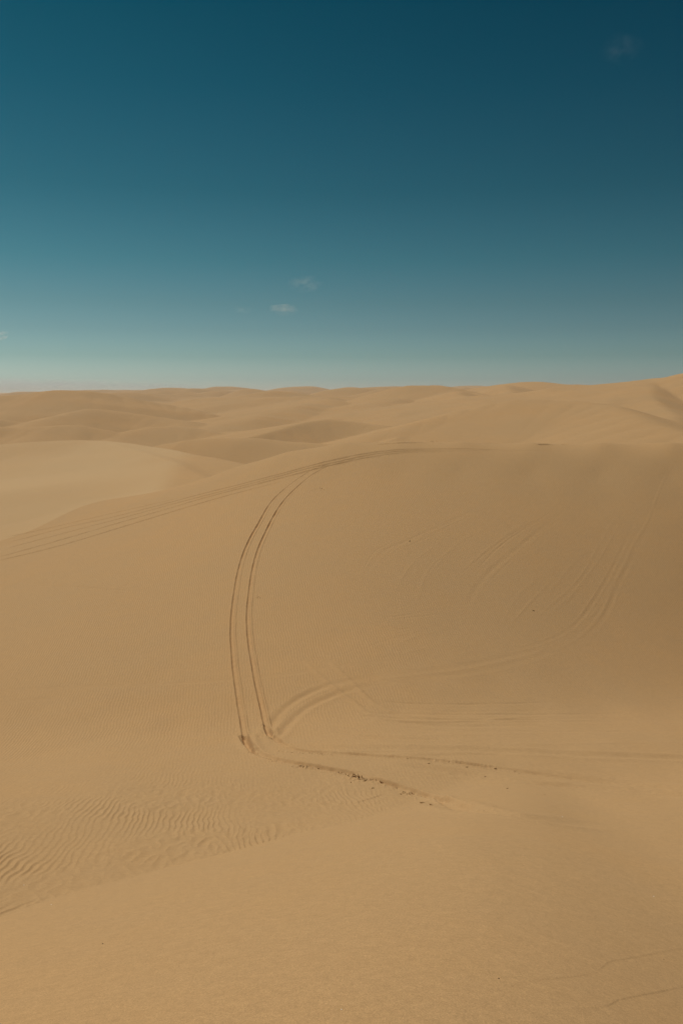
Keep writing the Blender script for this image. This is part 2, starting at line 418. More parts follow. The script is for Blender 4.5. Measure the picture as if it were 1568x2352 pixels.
def lay(pts, half, own=0, depth=0.06, berm=0.03, kind='rut', fade_in=0.0, fade_out=0.0, seed=0, rough=0.3, edge=1.0, gap=0.35, sm=6):
    """press one rut (or scarp) into the sheet along a surveyed line"""
    uv = spline(pts, 6.0)
    W = [ground_hit(u, v) for u, v in uv]
    W = np.array([p for p in W if p is not None])
    keep = [0]
    for i in range(1, len(W)):
        if np.hypot(*(W[i] - W[keep[-1]])) > gap: keep.append(i)
    C = smooth_line(W[keep], sm)
    C = spline(C, 0.3) if len(C) > 2 else C
    Ls = np.concatenate([[0], np.cumsum(np.hypot(*np.diff(C, axis=0).T))]); LT = Ls[-1]
    reach = half * 5 + 0.3
    best = {}
    i0s = []
    D = np.full(X.shape, 1e9, np.float32) if not hasattr(lay, 'D') else lay.D
    SG = np.zeros(X.shape, np.float32) if not hasattr(lay, 'SG') else lay.SG
    AL = np.zeros(X.shape, np.float32) if not hasattr(lay, 'AL') else lay.AL
    lay.D, lay.SG, lay.AL = D, SG, AL
    lo_i, hi_i, lo_j, hi_j = NR, 0, NA, 0
    for i in range(len(C) - 1):
        (ax, ay), (bx, by) = C[i], C[i + 1]
        r0 = min(math.hypot(ax, ay), math.hypot(bx, by)) - reach; r1 = max(math.hypot(ax, ay), math.hypot(bx, by)) + reach
        a0 = min(math.atan2(ax, ay), math.atan2(bx, by)) - reach / r1 * 1.3; a1 = max(math.atan2(ax, ay), math.atan2(bx, by)) + reach / r1 * 1.3
        i0, i1 = np.searchsorted(R1, [r0, r1]); j0, j1 = np.searchsorted(AZ, [a0, a1])
        if i1 <= i0 or j1 <= j0: continue
        lo_i, hi_i, lo_j, hi_j = min(lo_i, i0), max(hi_i, i1), min(lo_j, j0), max(hi_j, j1)
        xx = X[i0:i1, j0:j1]; yy = Y[i0:i1, j0:j1]
        dx, dy = bx - ax, by - ay; L = math.hypot(dx, dy)
        if L < 1e-6: continue
        t = np.clip(((xx - ax) * dx + (yy - ay) * dy) / L ** 2, 0, 1)
        qx = xx - ax - t * dx; qy = yy - ay - t * dy
        d = np.hypot(qx, qy)
        m = d < D[i0:i1, j0:j1]
        D[i0:i1, j0:j1][m] = d[m]
        SG[i0:i1, j0:j1][m] = ((dx * qy - dy * qx) / L)[m]
        AL[i0:i1, j0:j1][m] = (Ls[i] + t * L)[m]
    if hi_i == 0: return C
    sl = (slice(lo_i, hi_i), slice(lo_j, hi_j))
    d = D[sl].copy(); s = SG[sl].copy(); al = AL[sl].copy()
    D[sl] = 1e9
    m = d < reach
    if not m.any(): return C
    d = d[m].astype(float); s = s[m].astype(float); al = al[m].astype(float)
    xx, yy = X[sl][m], Y[sl][m]
    env = np.ones_like(d)
    if fade_in: env *= sstep(0, fade_in * LT, al)
    if fade_out: env *= 1 - sstep(LT * (1 - fade_out), LT, al)
    mod = 1 + rough * noise2(al * 0.6, al * 0 + seed * 3.3, 101 + seed) + 0.5 * rough * noise2(al * 3.0, s * 3, 131 + seed)
    wig = s + 0.10 * half * noise2(al * 1.7, al * 0 + 7.7, 141 + seed)
    aw = np.abs(wig) / half
    if kind == 'rut':
        prof = -depth * np.exp(-(aw ** (4 * edge))) + berm * np.exp(-((aw - 1.55) / 0.42) ** 2)
    elif kind == 'soft':
        prof = -depth * np.exp(-aw ** 2) + berm * np.exp(-((aw - 1.8) / 0.7) ** 2)
    elif kind == 'bank':            # low bank thrown up along the line
        prof = depth * np.exp(-aw ** 2)
    else:                            # scarp: a small step up on the left of the line, dying out away from it
        prof = depth * (sstep(-0.15, 0.15, wig / half) - 0.5) * np.exp(-(np.abs(wig) / (half * 1.6)) ** 1.2)
    zz = Z[sl]; zz[m] += prof * env * mod
    if own:
        to = TRACKOWN[sl]; mm = np.zeros(m.shape, bool); mm[m] = (aw < 1.9) & (env > 0.12)
        to[mm] = own
    return C

RUT_L = [(714, 1080), (685, 1099.5), (663, 1115.5), (631, 1144), (612, 1170), (599, 1195.5), (580, 1227.5), (565, 1259.5), (554, 1291.5), (548, 1317), (543, 1343), (537, 1387.5), (534, 1416), (533, 1451.5), (535, 1490), (538, 1528), (543, 1567), (549, 1611.5), (556, 1650), (561, 1682), (567, 1704), (575, 1719), (588, 1730), (614, 1740), (640, 1746), (669, 1754), (700, 1758), (731, 1763), (777, 1770), (815, 1780), (841, 1786), (873, 1794), (909, 1806), (952, 1819), (995, 1829), (1021, 1838), (1065, 1857), (1100, 1868), (1162, 1879), (1260, 1890)]
RUT_R = [(778, 1064), (746, 1074), (717, 1090), (695, 1107.5), (669, 1131.5), (647, 1157), (631, 1183), (618, 1208), (609, 1227.5), (596, 1256), (588, 1282), (581, 1311), (577, 1339.5), (573, 1371.5), (570, 1410), (571, 1445), (574, 1477), (580, 1515.5), (588, 1560), (596, 1599), (604, 1631), (610, 1663), (616, 1678), (639, 1702), (656, 1715), (687, 1725), (718, 1729), (753, 1730), (808, 1732), (851, 1735), (936, 1742), (1031, 1749), (1065, 1754), (1136, 1765), (1188, 1770), (1258, 1779), (1338, 1789), (1450, 1800)]
G_L = 21   # the last point on the dune face, before the valley
CL = lay(RUT_L[:22], 0.13, 1, 0.070, 0.050, seed=1, fade_in=0.38, rough=0.45)
lay([(770, 1063), (740, 1071)] + RUT_L[:14], 0.12, 1, 0.050, 0.02, seed=1, fade_in=0.05, fade_out=0.6, rough=0.7)
lay([(840, 1052), (810, 1057)] + RUT_R[:15], 0.12, 1, 0.050, 0.02, seed=2, fade_in=0.05, fade_out=0.6, rough=0.7)
CR = lay(RUT_R[:23], 0.13, 1, 0.070, 0.050, seed=2, fade_in=0.38, rough=0.45)
lay([(560, 1682), (564, 1695), (570, 1708), (577, 1720), (590, 1732)], 0.22, 1, 0.11, 0.04, 'soft', seed=5, fade_in=0.3, fade_out=0.35, rough=0.8)
lay([(611, 1668), (616, 1680), (626, 1692), (638, 1703), (650, 1711)], 0.20, 1, 0.10, 0.04, 'soft', seed=6, fade_in=0.3, fade_out=0.35, rough=0.8)
VL = lay(RUT_L[20:], 0.20, 1, 0.14, 0.04, seed=3, fade_out=0.45, rough=0.9)
VR = lay(RUT_R[22:], 0.14, 1, 0.085, 0.03, seed=4, fade_out=0.4, rough=0.9)
RL = [
 [(0, 1249), (60, 1236), (150, 1212), (250, 1190), (350, 1165), (450, 1138), (550, 1113), (650, 1087), (720, 1068), (800, 1049), (880, 1036), (980, 1031), (1100, 1032), (1250, 1037), (1400, 1037)],
 [(0, 1264), (150, 1224), (280, 1190), (400, 1157), (500, 1131), (600, 1105), (700, 1078), (780, 1060), (860, 1043), (960, 1035), (1100, 1036), (1280, 1040)],
 [(-20, 1284), (0, 1279), (120, 1246), (260, 1205), (380, 1170), (480, 1141), (580, 1115), (680, 1089), (760, 1069), (840, 1052), (940, 1039), (1080, 1039), (1200, 1042)],
 [(-20, 1292), (0, 1287), (130, 1256), (270, 1214), (400, 1174), (520, 1139), (620, 1113), (690, 1095), (740, 1082)],
 [(0, 1236), (100, 1216), (220, 1188), (360, 1156), (480, 1127)],
]
for i, p in enumerate(RL):
    lay(p, 0.14, 2, (0.12, 0.11, 0.13, 0.15, 0.06)[i], 0.05, seed=10 + i, fade_in=0.05, fade_out=0.4, rough=0.5)
lay([(760, 1024), (830, 1017), (900, 1014), (1000, 1014.5), (1060, 1016), (1130, 1019)], 0.25, 3, 0.22, 0.10, seed=20, fade_in=0.3, fade_out=0.2, rough=0.8)
lay([(850, 1021.5), (930, 1017.5), (1000, 1016.5)], 0.2, 3, 0.15, 0.05, seed=21, fade_in=0.3, fade_out=0.3, rough=0.8)
for k, p in enumerate(([(1110, 1018), (1150, 1020)], [(1232, 1022), (1250, 1020.5), (1272, 1021)], [(1288, 1021), (1308, 1021)])):
    lay([p[0], ((p[0][0] + p[-1][0]) / 2, (p[0][1] + p[-1][1]) / 2 - 0.5), p[-1]], 0.2, 0, 0.11, 0.06, seed=22 + k, fade_in=0.3, fade_out=0.3)
# older, wind-softened pair swinging off to the right
O1 = [(619, 1672), (625, 1663), (637, 1640), (663, 1618), (695, 1599), (727, 1583), (759, 1573), (807, 1563.5), (887, 1551), (980, 1541), (1065, 1529), (1150, 1512), (1230, 1494), (1290, 1478)]
O2 = [(652, 1676), (657, 1666), (676, 1647), (705, 1624), (737, 1608), (778, 1592), (823, 1581), (887, 1569), (960, 1558), (1040, 1551), (1107, 1540), (1204, 1517), (1309, 1478)]
lay(O1[:9], 0.22, 4, 0.06, 0.015, 'soft', seed=30, fade_out=0.6, rough=0.35)
lay(O2[:8], 0.22, 4, 0.06, 0.015, 'soft', seed=31, fade_out=0.6, rough=0.35)
lay(O1[7:], 0.2, 4, 0.007, 0.004, 'soft', seed=37, fade_in=0.3, fade_out=0.3, rough=0.8)
lay(O2[6:], 0.2, 4, 0.007, 0.004, 'soft', seed=38, fade_in=0.3, fade_out=0.3, rough=0.8)
W1 = [(1556, 1045), (1540, 1075), (1520, 1110), (1485, 1200), (1454, 1249), (1437, 1288), (1410, 1337), (1388, 1394), (1358, 1438), (1309, 1478), (1240, 1505), (1170, 1525)]
W2 = [(1470, 1160), (1446, 1222), (1406, 1306), (1366, 1376), (1327, 1429), (1274, 1464), (1200, 1490), (1110, 1510)]
lay(W1, 0.13, 5, -0.010, 0.0, 'soft', seed=32, fade_in=0.12, fade_out=0.4, rough=0.8)
lay(W2, 0.11, 5, 0.006, 0.005, 'soft', seed=33, fade_in=0.4, fade_out=0.4, rough=0.9)
lay([(p[0] + 9, p[1] + 6) for p in W1[3:10]], 0.14, 0, 0.008, 0.003, 'soft', seed=34, fade_in=0.4, fade_out=0.4, rough=0.9)
X1 = [(690, 1500), (717, 1538), (765, 1578), (778, 1592), (817, 1615), (839, 1637), (871, 1652), (966, 1660), (1063, 1659), (1142, 1652), (1230, 1645), (1330, 1634)]
X2 = [(745, 1505), (769, 1535), (807, 1565), (839, 1602), (887, 1633), (941, 1647), (1030, 1651), (1120, 1646)]
lay(X1, 0.16, 6, -0.055, 0.0, 'soft', seed=35, fade_in=0.2, fade_out=0.5, rough=0.4)
lay(X2, 0.16, 6, -0.05, 0.0, 'soft', seed=36, fade_in=0.2, fade_out=0.5, rough=0.4)
for k, p in enumerate(([(690, 1655), (720, 1668), (780, 1680), (880, 1686)], [(700, 1640), (740, 1658), (800, 1668), (880, 1672)], [(650, 1690), (700, 1705), (780, 1714), (900, 1716)])):
    lay(p, 0.22, 0, -0.02, 0.0, 'soft', seed=40 + k, fade_in=0.4, fade_out=0.5)
H1 = [(-20, 1589), (0, 1588), (90, 1583), (180, 1578), (300, 1574), (400, 1570), (530, 1562), (600, 1555), (700, 1545), (780, 1530), (900, 1518), (1000, 1510)]
H2 = [(-20, 1614), (0, 1612), (60, 1609), (150, 1602)]
lay(H1, 0.11, 7, 0.010, 0.006, seed=45, fade_out=0.5, rough=1.0)
lay(H2, 0.11, 7, 0.015, 0.008, seed=46, fade_out=0.5, rough=1.0)
lay([(0, 1340), (150, 1346), (290, 1357), (430, 1366)], 0.13, 0, 0.02, 0.01, seed=47, fade_in=0.3, fade_out=0.4, rough=1.0)
lay([(830, 1330), (880, 1268), (940, 1240), (1050, 1190), (1150, 1140)], 0.2, 0, 0.010, 0.003, 'soft', seed=48, gap=0.2, fade_in=0.3, fade_out=0.4, rough=1.0)
lay([(1060, 1440), (1100, 1340), (1200, 1250), (1350, 1130)], 0.2, 0, 0.010, 0.003, 'soft', seed=49, fade_in=0.3, fade_out=0.4, rough=1.0)
# broad wind-filled ruts across the valley on the right
lay([(656, 1722), (780, 1718), (1066, 1723), (1242, 1729), (1354, 1735), (1600, 1743)], 0.30, 8, 0.05, 0.03, 'soft', seed=50, fade_in=0.2, rough=0.4)
lay([(900, 1752), (1066, 1779), (1114, 1784), (1194, 1798), (1290, 1805), (1418, 1815), (1600, 1830)], 0.30, 8, 0.085, 0.045, 'soft', seed=51, fade_in=0.2, rough=0.5)
lay([(1150, 1768), (1258, 1780), (1338, 1790), (1418, 1799), (1600, 1815)], 0.35, 8, 0.102, 0.045, 'soft', seed=52, fade_in=0.3, rough=0.4)
lay([(1000, 1838), (1066, 1858), (1162, 1874), (1300, 1890), (1450, 1896)], 0.35, 8, 0.085, 0.045, 'soft', seed=53, fade_in=0.2, fade_out=0.5, rough=0.4)
# many faint old lines criss-crossing the big face
ro = rng(911)
LA = [(830, 1330), (880, 1268), (940, 1240), (1050, 1190), (1150, 1140)]
LB = [(1060, 1440), (1100, 1340), (1200, 1250), (1290, 1180), (1350, 1130)]
LC = [(1274, 1464), (1327, 1429), (1366, 1376), (1406, 1306), (1470, 1160)]
for k in range(22):
    f = ro.rand() * 2.3 - 0.15
    p0, p1, g = (LA, LB, f) if f < 1 else (LB, LC, f - 1)
    ln = [(a[0] + (b[0] - a[0]) * g + 6 * ro.randn(), a[1] + (b[1] - a[1]) * g + 4 * ro.randn()) for a, b in zip(p0, p1)]
    i0 = ro.randint(0, 2); i1 = ro.randint(3, 6)
    lay(ln[i0:max(i1, i0 + 3)], 0.05 + 0.06 * ro.rand(), 0, (0.004 + 0.007 * ro.rand()) * (1 if ro.rand() < 0.5 else -1), 0.002, 'soft', seed=240 + k, fade_in=0.3, fade_out=0.4, rough=1.0)
for k in range(12):
    u, v = 640 + 260 * ro.rand(), 1400 + 140 * ro.rand()
    du, dv = 60 + 120 * ro.rand(), (-60 + 160 * ro.rand())
    lay([(u, v), (u + du * .5, v + dv * .5 + 8 * ro.randn()), (u + du, v + dv)], 0.10, 0, 0.010 * (1 if ro.rand() < 0.5 else -1), 0.003, 'soft', seed=270 + k, fade_in=0.3, fade_out=0.4, rough=1.0)
# fan of shallow half-erased wheel lines spreading right from the bend
rf = rng(303)
for k in range(18):
    f = (k + rf.rand()) / 18
    u0, v0 = 650 + 190 * rf.rand() + 120 * f * rf.rand(), 1690 - 95 * f + 14 * rf.rand()
    v1 = 1728 - 118 * f + 10 * rf.rand()
    u1 = u0 + 350 + 650 * rf.rand()
    um = u0 + 60 + 70 * rf.rand(); vm = v0 + (v1 - v0) * 0.4 + 14 * (1 - f) + 6
    lay([(u0, v0), (um, vm), (um + 120, vm + 7), (0.5 * (um + u1) + 60, 0.4 * vm + 0.6 * v1 + 5), (u1, v1)], 0.10 + 0.16 * rf.rand(), 0, (0.014 + 0.018 * rf.rand()) * (1 if rf.rand() < 0.6 else -1), 0.004, 'soft', seed=200 + k, fade_in=0.3, fade_out=0.4, rough=0.8)
# thrown-up bank and slab where the wheels cut the floor
lay([(985, 1842), (940, 1853), (900, 1868)], 0.16, 0, 0.10, 0, 'scarp', seed=54, fade_out=0.5)
lay([(800, 1850), (860, 1832), (900, 1818)], 0.2, 0, 0.03, 0, 'scarp', seed=55, fade_in=0.4, fade_out=0.3)
# slump scarps on the near slip face
lay([(1000, 2297), (1049, 2290), (1134, 2278), (1209, 2255), (1284, 2248), (1349, 2238), (1384, 2223), (1399, 2210), (1459, 2200), (1534, 2185), (1600, 2175)], 0.035, 0, 0.0045, 0, 'scarp', seed=60, gap=0.06, sm=2, fade_in=0.3, rough=0.8)
lay([(1250, 2325), (1309, 2318), (1384, 2315), (1419, 2298), (1459, 2290), (1568, 2268), (1620, 2258)], 0.04, 0, 0.005, 0, 'scarp', seed=61, gap=0.06, sm=2, fade_in=0.3, rough=0.8)
lay([(850, 2330), (884, 2318), (934, 2303), (1000, 2292), (1059, 2283)], 0.04, 0, 0.003, 0, 'scarp', seed=62, gap=0.06, sm=2, fade_in=0.3, fade_out=0.3, rough=0.8)

# sand churned and crumbled along the lower rut
def churn(line, half, amp, seed):
    W = np.array([ground_hit(u, v) for u, v in spline(line, 8)])
    x0, x1, y0, y1 = W[:, 0].min() - 1, W[:, 0].max() + 1, W[:, 1].min() - 1, W[:, 1].max() + 1
    mk = (X > x0) & (X < x1) & (Y > y0) & (Y < y1)
    xx, yy = X[mk], Y[mk]
    d = np.full(xx.shape, 1e9)
    for (ax, ay), (bx, by) in zip(W[:-1], W[1:]):
        L2 = (bx - ax) ** 2 + (by - ay) ** 2
        if L2 < 1e-9: continue
        t = np.clip(((xx - ax) * (bx - ax) + (yy - ay) * (by - ay)) / L2, 0, 1)
        d = np.minimum(d, np.hypot(xx - ax - t * (bx - ax), yy - ay - t * (by - ay)))
    e = np.exp(-(d / half) ** 2) * sstep(-0.25, 0.35, noise2(xx * 1.1, yy * 1.1, seed))
    lum = np.maximum(0, noise2(xx * 7, yy * 4.5, seed + 1)) + 0.6 * np.maximum(0, noise2(xx * 15, yy * 9, seed + 2))
    Z[mk] += e * amp * lum
churn([(600, 1741), (669, 1759), (731, 1767), (800, 1780), (841, 1791), (909, 1811), (952, 1824)], 0.17, 0.13, 401)
churn([(798, 1779), (822, 1787), (846, 1792)], 0.32, 0.17, 405)
churn([(575, 1722), (600, 1741), (650, 1755)], 0.22, 0.06, 417)
churn([(620, 1690), (660, 1716), (700, 1728)], 0.22, 0.05, 421)
churn([(860, 1738), (1031, 1750), (1188, 1772)], 0.25, 0.05, 425)
churn([(960, 1835), (1030, 1845), (1110, 1866)], 0.4, 0.05, 429)
churn([(915, 1822), (952, 1824)], 0.26, 0.15, 409)
churn([(640, 1726), (700, 1731), (760, 1734)], 0.14, 0.075, 413)
# ------------------------------------------------------------------ sand material
m = bpy.data.materials.new("sand"); m.use_nodes = True
t = m.node_tree; b = t.nodes['Principled BSDF']; NN = t.nodes.new; LK = t.links.new
tc = NN('ShaderNodeTexCoord')
def tex_noise(scale, detail=2.0, rough=0.5, vec=None):
    n = NN('ShaderNodeTexNoise'); n.inputs['Scale'].default_value = scale; n.inputs['Detail'].default_value = detail; n.inputs['Roughness'].default_value = rough
    LK(vec if vec else tc.outputs['Object'], n.inputs['Vector'])
    return n
def mapr(src, a, b_, c, d):
    n = NN('ShaderNodeMapRange'); n.inputs[1].default_value = a; n.inputs[2].default_value = b_; n.inputs[3].default_value = c; n.inputs[4].default_value = d
    LK(src, n.inputs[0]); return n.outputs[0]
def mixc(f, c1, c2, mode='MIX'):
    n = NN('ShaderNodeMix'); n.data_type = 'RGBA'; n.blend_type = mode
    for i, c in ((6, c1), (7, c2)):
        if isinstance(c, tuple): n.inputs[i].default_value = (*c, 1)
        else: LK(c, n.inputs[i])
    if isinstance(f, float): n.inputs[0].default_value = f
    else: LK(f, n.inputs[0])
    return n.outputs[2]
broad = tex_noise(0.045, 4, 0.55)
mid = tex_noise(0.6, 4, 0.6)
c0 = mixc(mapr(broad.outputs[0], 0.35, 0.68, 0, 1), (0.462, 0.279, 0.127), (0.490, 0.283, 0.121))
c1 = mixc(mapr(mid.outputs[0], 0.3, 0.7, 0, 0.35), c0, (0.438, 0.272, 0.133))
grain = tex_noise(230, 1.0, 0.5)
grain2 = tex_noise(70, 2.0, 0.6)
gm = NN('ShaderNodeMath'); gm.operation = 'ADD'
LK(mapr(grain.outputs[0], 0.3, 0.7, 0.82, 1.16), gm.inputs[0]); LK(mapr(grain2.outputs[0], 0.3, 0.7, -0.09, 0.09), gm.inputs[1])
gc = NN('ShaderNodeCombineColor'); [LK(gm.outputs[0], gc.inputs[i]) for i in range(3)]
acc = gm.outputs[0]
for sc_, am_ in ((150, 0.13), (48, 0.12), (15, 0.055), (5.5, 0.04)):      # grain and grit at every size
    nn_ = tex_noise(sc_, 1.5, 0.6)
    k_ = NN('ShaderNodeMath'); k_.operation = 'MULTIPLY'
    LK(acc, k_.inputs[0]); LK(mapr(nn_.outputs[0], 0.25, 0.75, 1 - am_, 1 + am_), k_.inputs[1]); acc = k_.outputs[0]
fmm = k_
[LK(fmm.outputs[0], gc.inputs[i]) for i in range(3)]
c2 = mixc(1.0, c1, gc.outputs[0], 'MULTIPLY')
pa_ = NN('ShaderNodeAttribute'); pa_.attribute_name = 'pale'      # paler sand colour on one dune, left of its spur
c3 = mixc(pa_.outputs['Fac'], c2, (0.56, 0.375, 0.195))
LK(c3, b.inputs['Base Color'])
b.inputs['Roughness'].default_value = 0.95
b.inputs['Specular IOR Level'].default_value = 0.15
# wind ripples too fine to mesh, and grain relief
mp = NN('ShaderNodeMapping'); mp.inputs['Rotation'].default_value = (0, 0, math.radians(-8))
LK(tc.outputs['Object'], mp.inputs[0])
wv = NN('ShaderNodeTexWave'); wv.wave_type = 'BANDS'; wv.bands_direction = 'X'; wv.wave_profile = 'SIN'
wv.inputs['Scale'].default_value = 0.314 / 0.17; wv.inputs['Distortion'].default_value = 6.0; wv.inputs['Detail'].default_value = 2; wv.inputs['Detail Scale'].default_value = 0.45
LK(mp.outputs[0], wv.inputs[0])
at = NN('ShaderNodeAttribute'); at.attribute_name = 'ripple'
rm = NN('ShaderNodeMath'); rm.operation = 'MULTIPLY'; LK(wv.outputs['Fac'], rm.inputs[0]); LK(at.outputs['Fac'], rm.inputs[1])
bp = NN('ShaderNodeBump'); bp.inputs['Strength'].default_value = 1.0; bp.inputs['Distance'].default_value = 0.012
LK(rm.outputs[0], bp.inputs['Height'])
bp2 = NN('ShaderNodeBump'); bp2.inputs['Strength'].default_value = 0.35; bp2.inputs['Distance'].default_value = 0.003
LK(grain2.outputs[0], bp2.inputs['Height']); LK(bp.outputs[0], bp2.inputs['Normal'])
LK(bp2.outputs[0], b.inputs['Normal'])
SAND = m

RIP = np.zeros(X.shape, np.float32)
patch2 = np.clip(0.7 + 0.35 * fbm(X[R1 < 135] * 0.05, Y[R1 < 135] * 0.05, 121, 2), 0.1, 1)
RIP[R1 < 135] = patch2 * sstep(34, 42, RR[R1 < 135]) * (1 - sstep(95, 130, RR[R1 < 135])) * (1 - 0.6 * sstep(0.1, 0.3, AA[R1 < 135]))
RIP *= (TRACKOWN == 0)
PALE_ = np.zeros(X.shape, np.float32)
pm = (OWN == 3)
a0, a1 = bearing(300, 1030)[0], bearing(475, 1099)[0]
PALE_[pm] = (0.55 + 0.45 * sstep(-0.5, 0.5, fbm(X[pm] / 40, Y[pm] / 60, 171, 2))) * (1 - sstep(a0 + 0.03, a1 - 0.02, AA[pm] - 0.0006 * (RR[pm] - 150))) * 0.55

# ------------------------------------------------------------------ cut the sheet into its dunes and tracks
OWN = np.where(TRACKOWN > 0, 50 + TRACKOWN, OWN)
PIECES = {
 0: ('sand_dune', 'smooth near slip face dropping away below the viewpoint to a rippled floor', 'dune'),
 1: ('sand_dune', 'biggest dune, its broad face crossed by curving tyre tracks under a level crest', 'dune'),
 2: ('ground', 'low sand floor between the far dunes', 'sand'),
 3: ('sand_dune', 'pale bright dune at the left just behind the ridge with the tyre track bundle', 'dune'),
 4: ('sand_dune', 'pointed brown dune in the middle with a bright sliver at each end', 'dune'),
 5: ('sand_dune', 'low dark dune in the notch left of the pointed brown dune', 'dune'),
 6: ('sand_dune', 'rounded dune at the left between the pale dune and the tall one under the cloud bank', 'dune'),
 7: ('sand_dune', 'tall long dune at the left standing against the low cloud bank', 'dune'),
 8: ('sand_dune', 'wide pale far dune behind the pointed brown dune', 'dune'),
 9: ('horizon_dunes', 'rows of small far dunes along the skyline', 'dunes'),
 10: ('sand_dune', 'domed far dune with a hollow brown face right of the middle of the skyline', 'dune'),
 11: ('sand_dune', 'far dune with bright facets on the skyline right of the domed one', 'dune'),
 12: ('sand_dune', 'highest far dune rising out of the right edge with a bright spur', 'dune'),
 13: ('sand_dune', 'long gently banded dune right behind the level crest of the biggest dune', 'dune'),
 51: ('tyre_track', 'fresh pair of wheel ruts curving down the big face and turning along the valley floor', 'tyre track'),
 52: ('tyre_track', 'bundle of parallel wheel ruts following the ridge below its crest', 'tyre track'),
 53: ('tyre_track', 'short dark ruts cutting the very crest of the ridge', 'tyre track'),
 54: ('tyre_track', 'wind softened pair of ruts bending right from the turn in the fresh track', 'tyre track'),
 55: ('tyre_track', 'faint pair climbing the dark right side of the big face', 'tyre track'),
 56: ('tyre_track', 'pale raised pair crossing the softened ruts and swinging right along the valley', 'tyre track'),
 57: ('tyre_track', 'thin nearly level wheel marks across the left side of the big face', 'tyre track'),
 58: ('tyre_track', 'broad blurred ruts running right along the valley floor', 'tyre track'),
}
fown = OWN[:-1, :-1]
# a quad belongs to the track if its first corner does
vid = np.arange(NR * NA).reshape(NR, NA)
Q = np.stack([vid[:-1, :-1], vid[:-1, 1:], vid[1:, 1:], vid[1:, :-1]], -1)
VX = np.stack([X, Y, Z], -1).reshape(-1, 3).astype(np.float32)
RV = RIP.reshape(-1)
for k in sorted(PIECES):
    q = Q[fown == k]
    if not len(q): continue
    name, label, cat = PIECES[k]
    used, inv = np.unique(q.reshape(-1), return_inverse=True)
    me = bpy.data.meshes.new(name)
    nv, nf = len(used), len(q)
    me.vertices.add(nv); me.loops.add(nf * 4); me.polygons.add(nf)
    me.vertices.foreach_set('co', VX[used].reshape(-1))
    me.loops.foreach_set('vertex_index', inv.reshape(-1)[:].astype(np.int32))
    me.polygons.foreach_set('loop_start', np.arange(nf, dtype=np.int32) * 4)
    me.polygons.foreach_set('use_smooth', np.ones(nf, bool))
    me.update(calc_edges=True)
    aobj = me.attributes.new('ripple', 'FLOAT', 'POINT')
    aobj.data.foreach_set('value', RV[used])
    ap = me.attributes.new('pale', 'FLOAT', 'POINT'); ap.data.foreach_set('value', PALE_.reshape(-1)[used])
    me.materials.append(SAND)
    o = bpy.data.objects.new(name, me); COL.objects.link(o)
    o['kind'] = 'structure'; o['label'] = label; o['category'] = cat
    if name == 'tyre_track': o['group'] = 'tyre tracks pressed into the sand'
print('net', NR, NA, NR * NA)

# ------------------------------------------------------------------ crumbled lumps of damp sand, pebbles
import bmesh
def simple_mat(name, c1, c2, scale, rough=0.95):
    m = bpy.data.materials.new(name); m.use_nodes = True
    t = m.node_tree; b = t.nodes['Principled BSDF']
    tc = t.nodes.new('ShaderNodeTexCoord'); n = t.nodes.new('ShaderNodeTexNoise'); n.inputs['Scale'].default_value = scale; n.inputs['Detail'].default_value = 3
    r = t.nodes.new('ShaderNodeValToRGB'); r.color_ramp.elements[0].position = 0.35; r.color_ramp.elements[1].position = 0.65
    r.color_ramp.elements[0].color = (*c1, 1); r.color_ramp.elements[1].color = (*c2, 1)
    t.links.new(tc.outputs['Object'], n.inputs['Vector']); t.links.new(n.outputs[0], r.inputs[0]); t.links.new(r.outputs[0], b.inputs['Base Color'])
    b.inputs['Roughness'].default_value = rough; b.inputs['Specular IOR Level'].default_value = 0.2
    return m
DAMP = simple_mat('damp_sand', (0.33, 0.198, 0.088), (0.44, 0.265, 0.117), 18)
DARK = simple_mat('dark_stone', (0.05, 0.035, 0.022), (0.09, 0.06, 0.035), 60)
PALE = simple_mat('white_speck', (0.75, 0.72, 0.66), (0.85, 0.83, 0.78), 60, 0.5)  # white specks, sparkles on the sand, built as tiny pebbles
def lump_mesh(name, seed, jag=0.35):
    R = random.Random(seed)
    bm = bmesh.new(); bmesh.ops.create_icosphere(bm, subdivisions=2, radius=1.0)
    dirs = [(Vector((R.gauss(0, 1), R.gauss(0, 1), R.gauss(0, 1))).normalized(), R.uniform(0.35, 0.95)) for _ in range(9)]
    for v in bm.verts:
        p = v.co.copy()
        for d, h in dirs:                      # broken flat faces
            k = p.dot(d)
            if k > h: p -= d * (k - h) * 0.9
        p *= 1 + R.uniform(-0.05, 0.05) * jag * 3
        v.co = p
    me = bpy.data.meshes.new(name); bm.to_mesh(me); bm.free()
    return me
LUMPS = [lump_mesh('sand_clod', 500 + i) for i in range(7)]
for me in LUMPS: me.materials.append(DAMP)
Z0 = Z
def zat(x, y):
    r = math.hypot(x, y); a = math.atan2(x, y)
    i = np.searchsorted(R1, r) - 1; j = np.searchsorted(AZ, a) - 1
    f = (r - R1[i]) / (R1[i + 1] - R1[i]); g = (a - AZ[j]) / (AZ[j + 1] - AZ[j])
    return float((Z[i, j] * (1 - g) + Z[i, j + 1] * g) * (1 - f) + (Z[i + 1, j] * (1 - g) + Z[i + 1, j + 1] * g) * f)
def put(name, me, u, v, size, R, label, cat, group=None, flat=0.6, stretch=1.0, rz=None, sink=0.55):
    p = ground_hit(u, v)
    if p is None: return
    o = bpy.data.objects.new(name, me); COL.objects.link(o)
    h = size * flat
    o.scale = (size * stretch, size, h)
    o.rotation_euler = (R.uniform(-.35, .35), R.uniform(-.35, .35), R.uniform(0, 6.28) if rz is None else rz)
    o.location = (p[0], p[1], zat(*p) + h * (1 - sink) * 0.8)
    o['label'] = label; o['category'] = cat
    if group: o['group'] = group
    return o
R = random.Random(9)
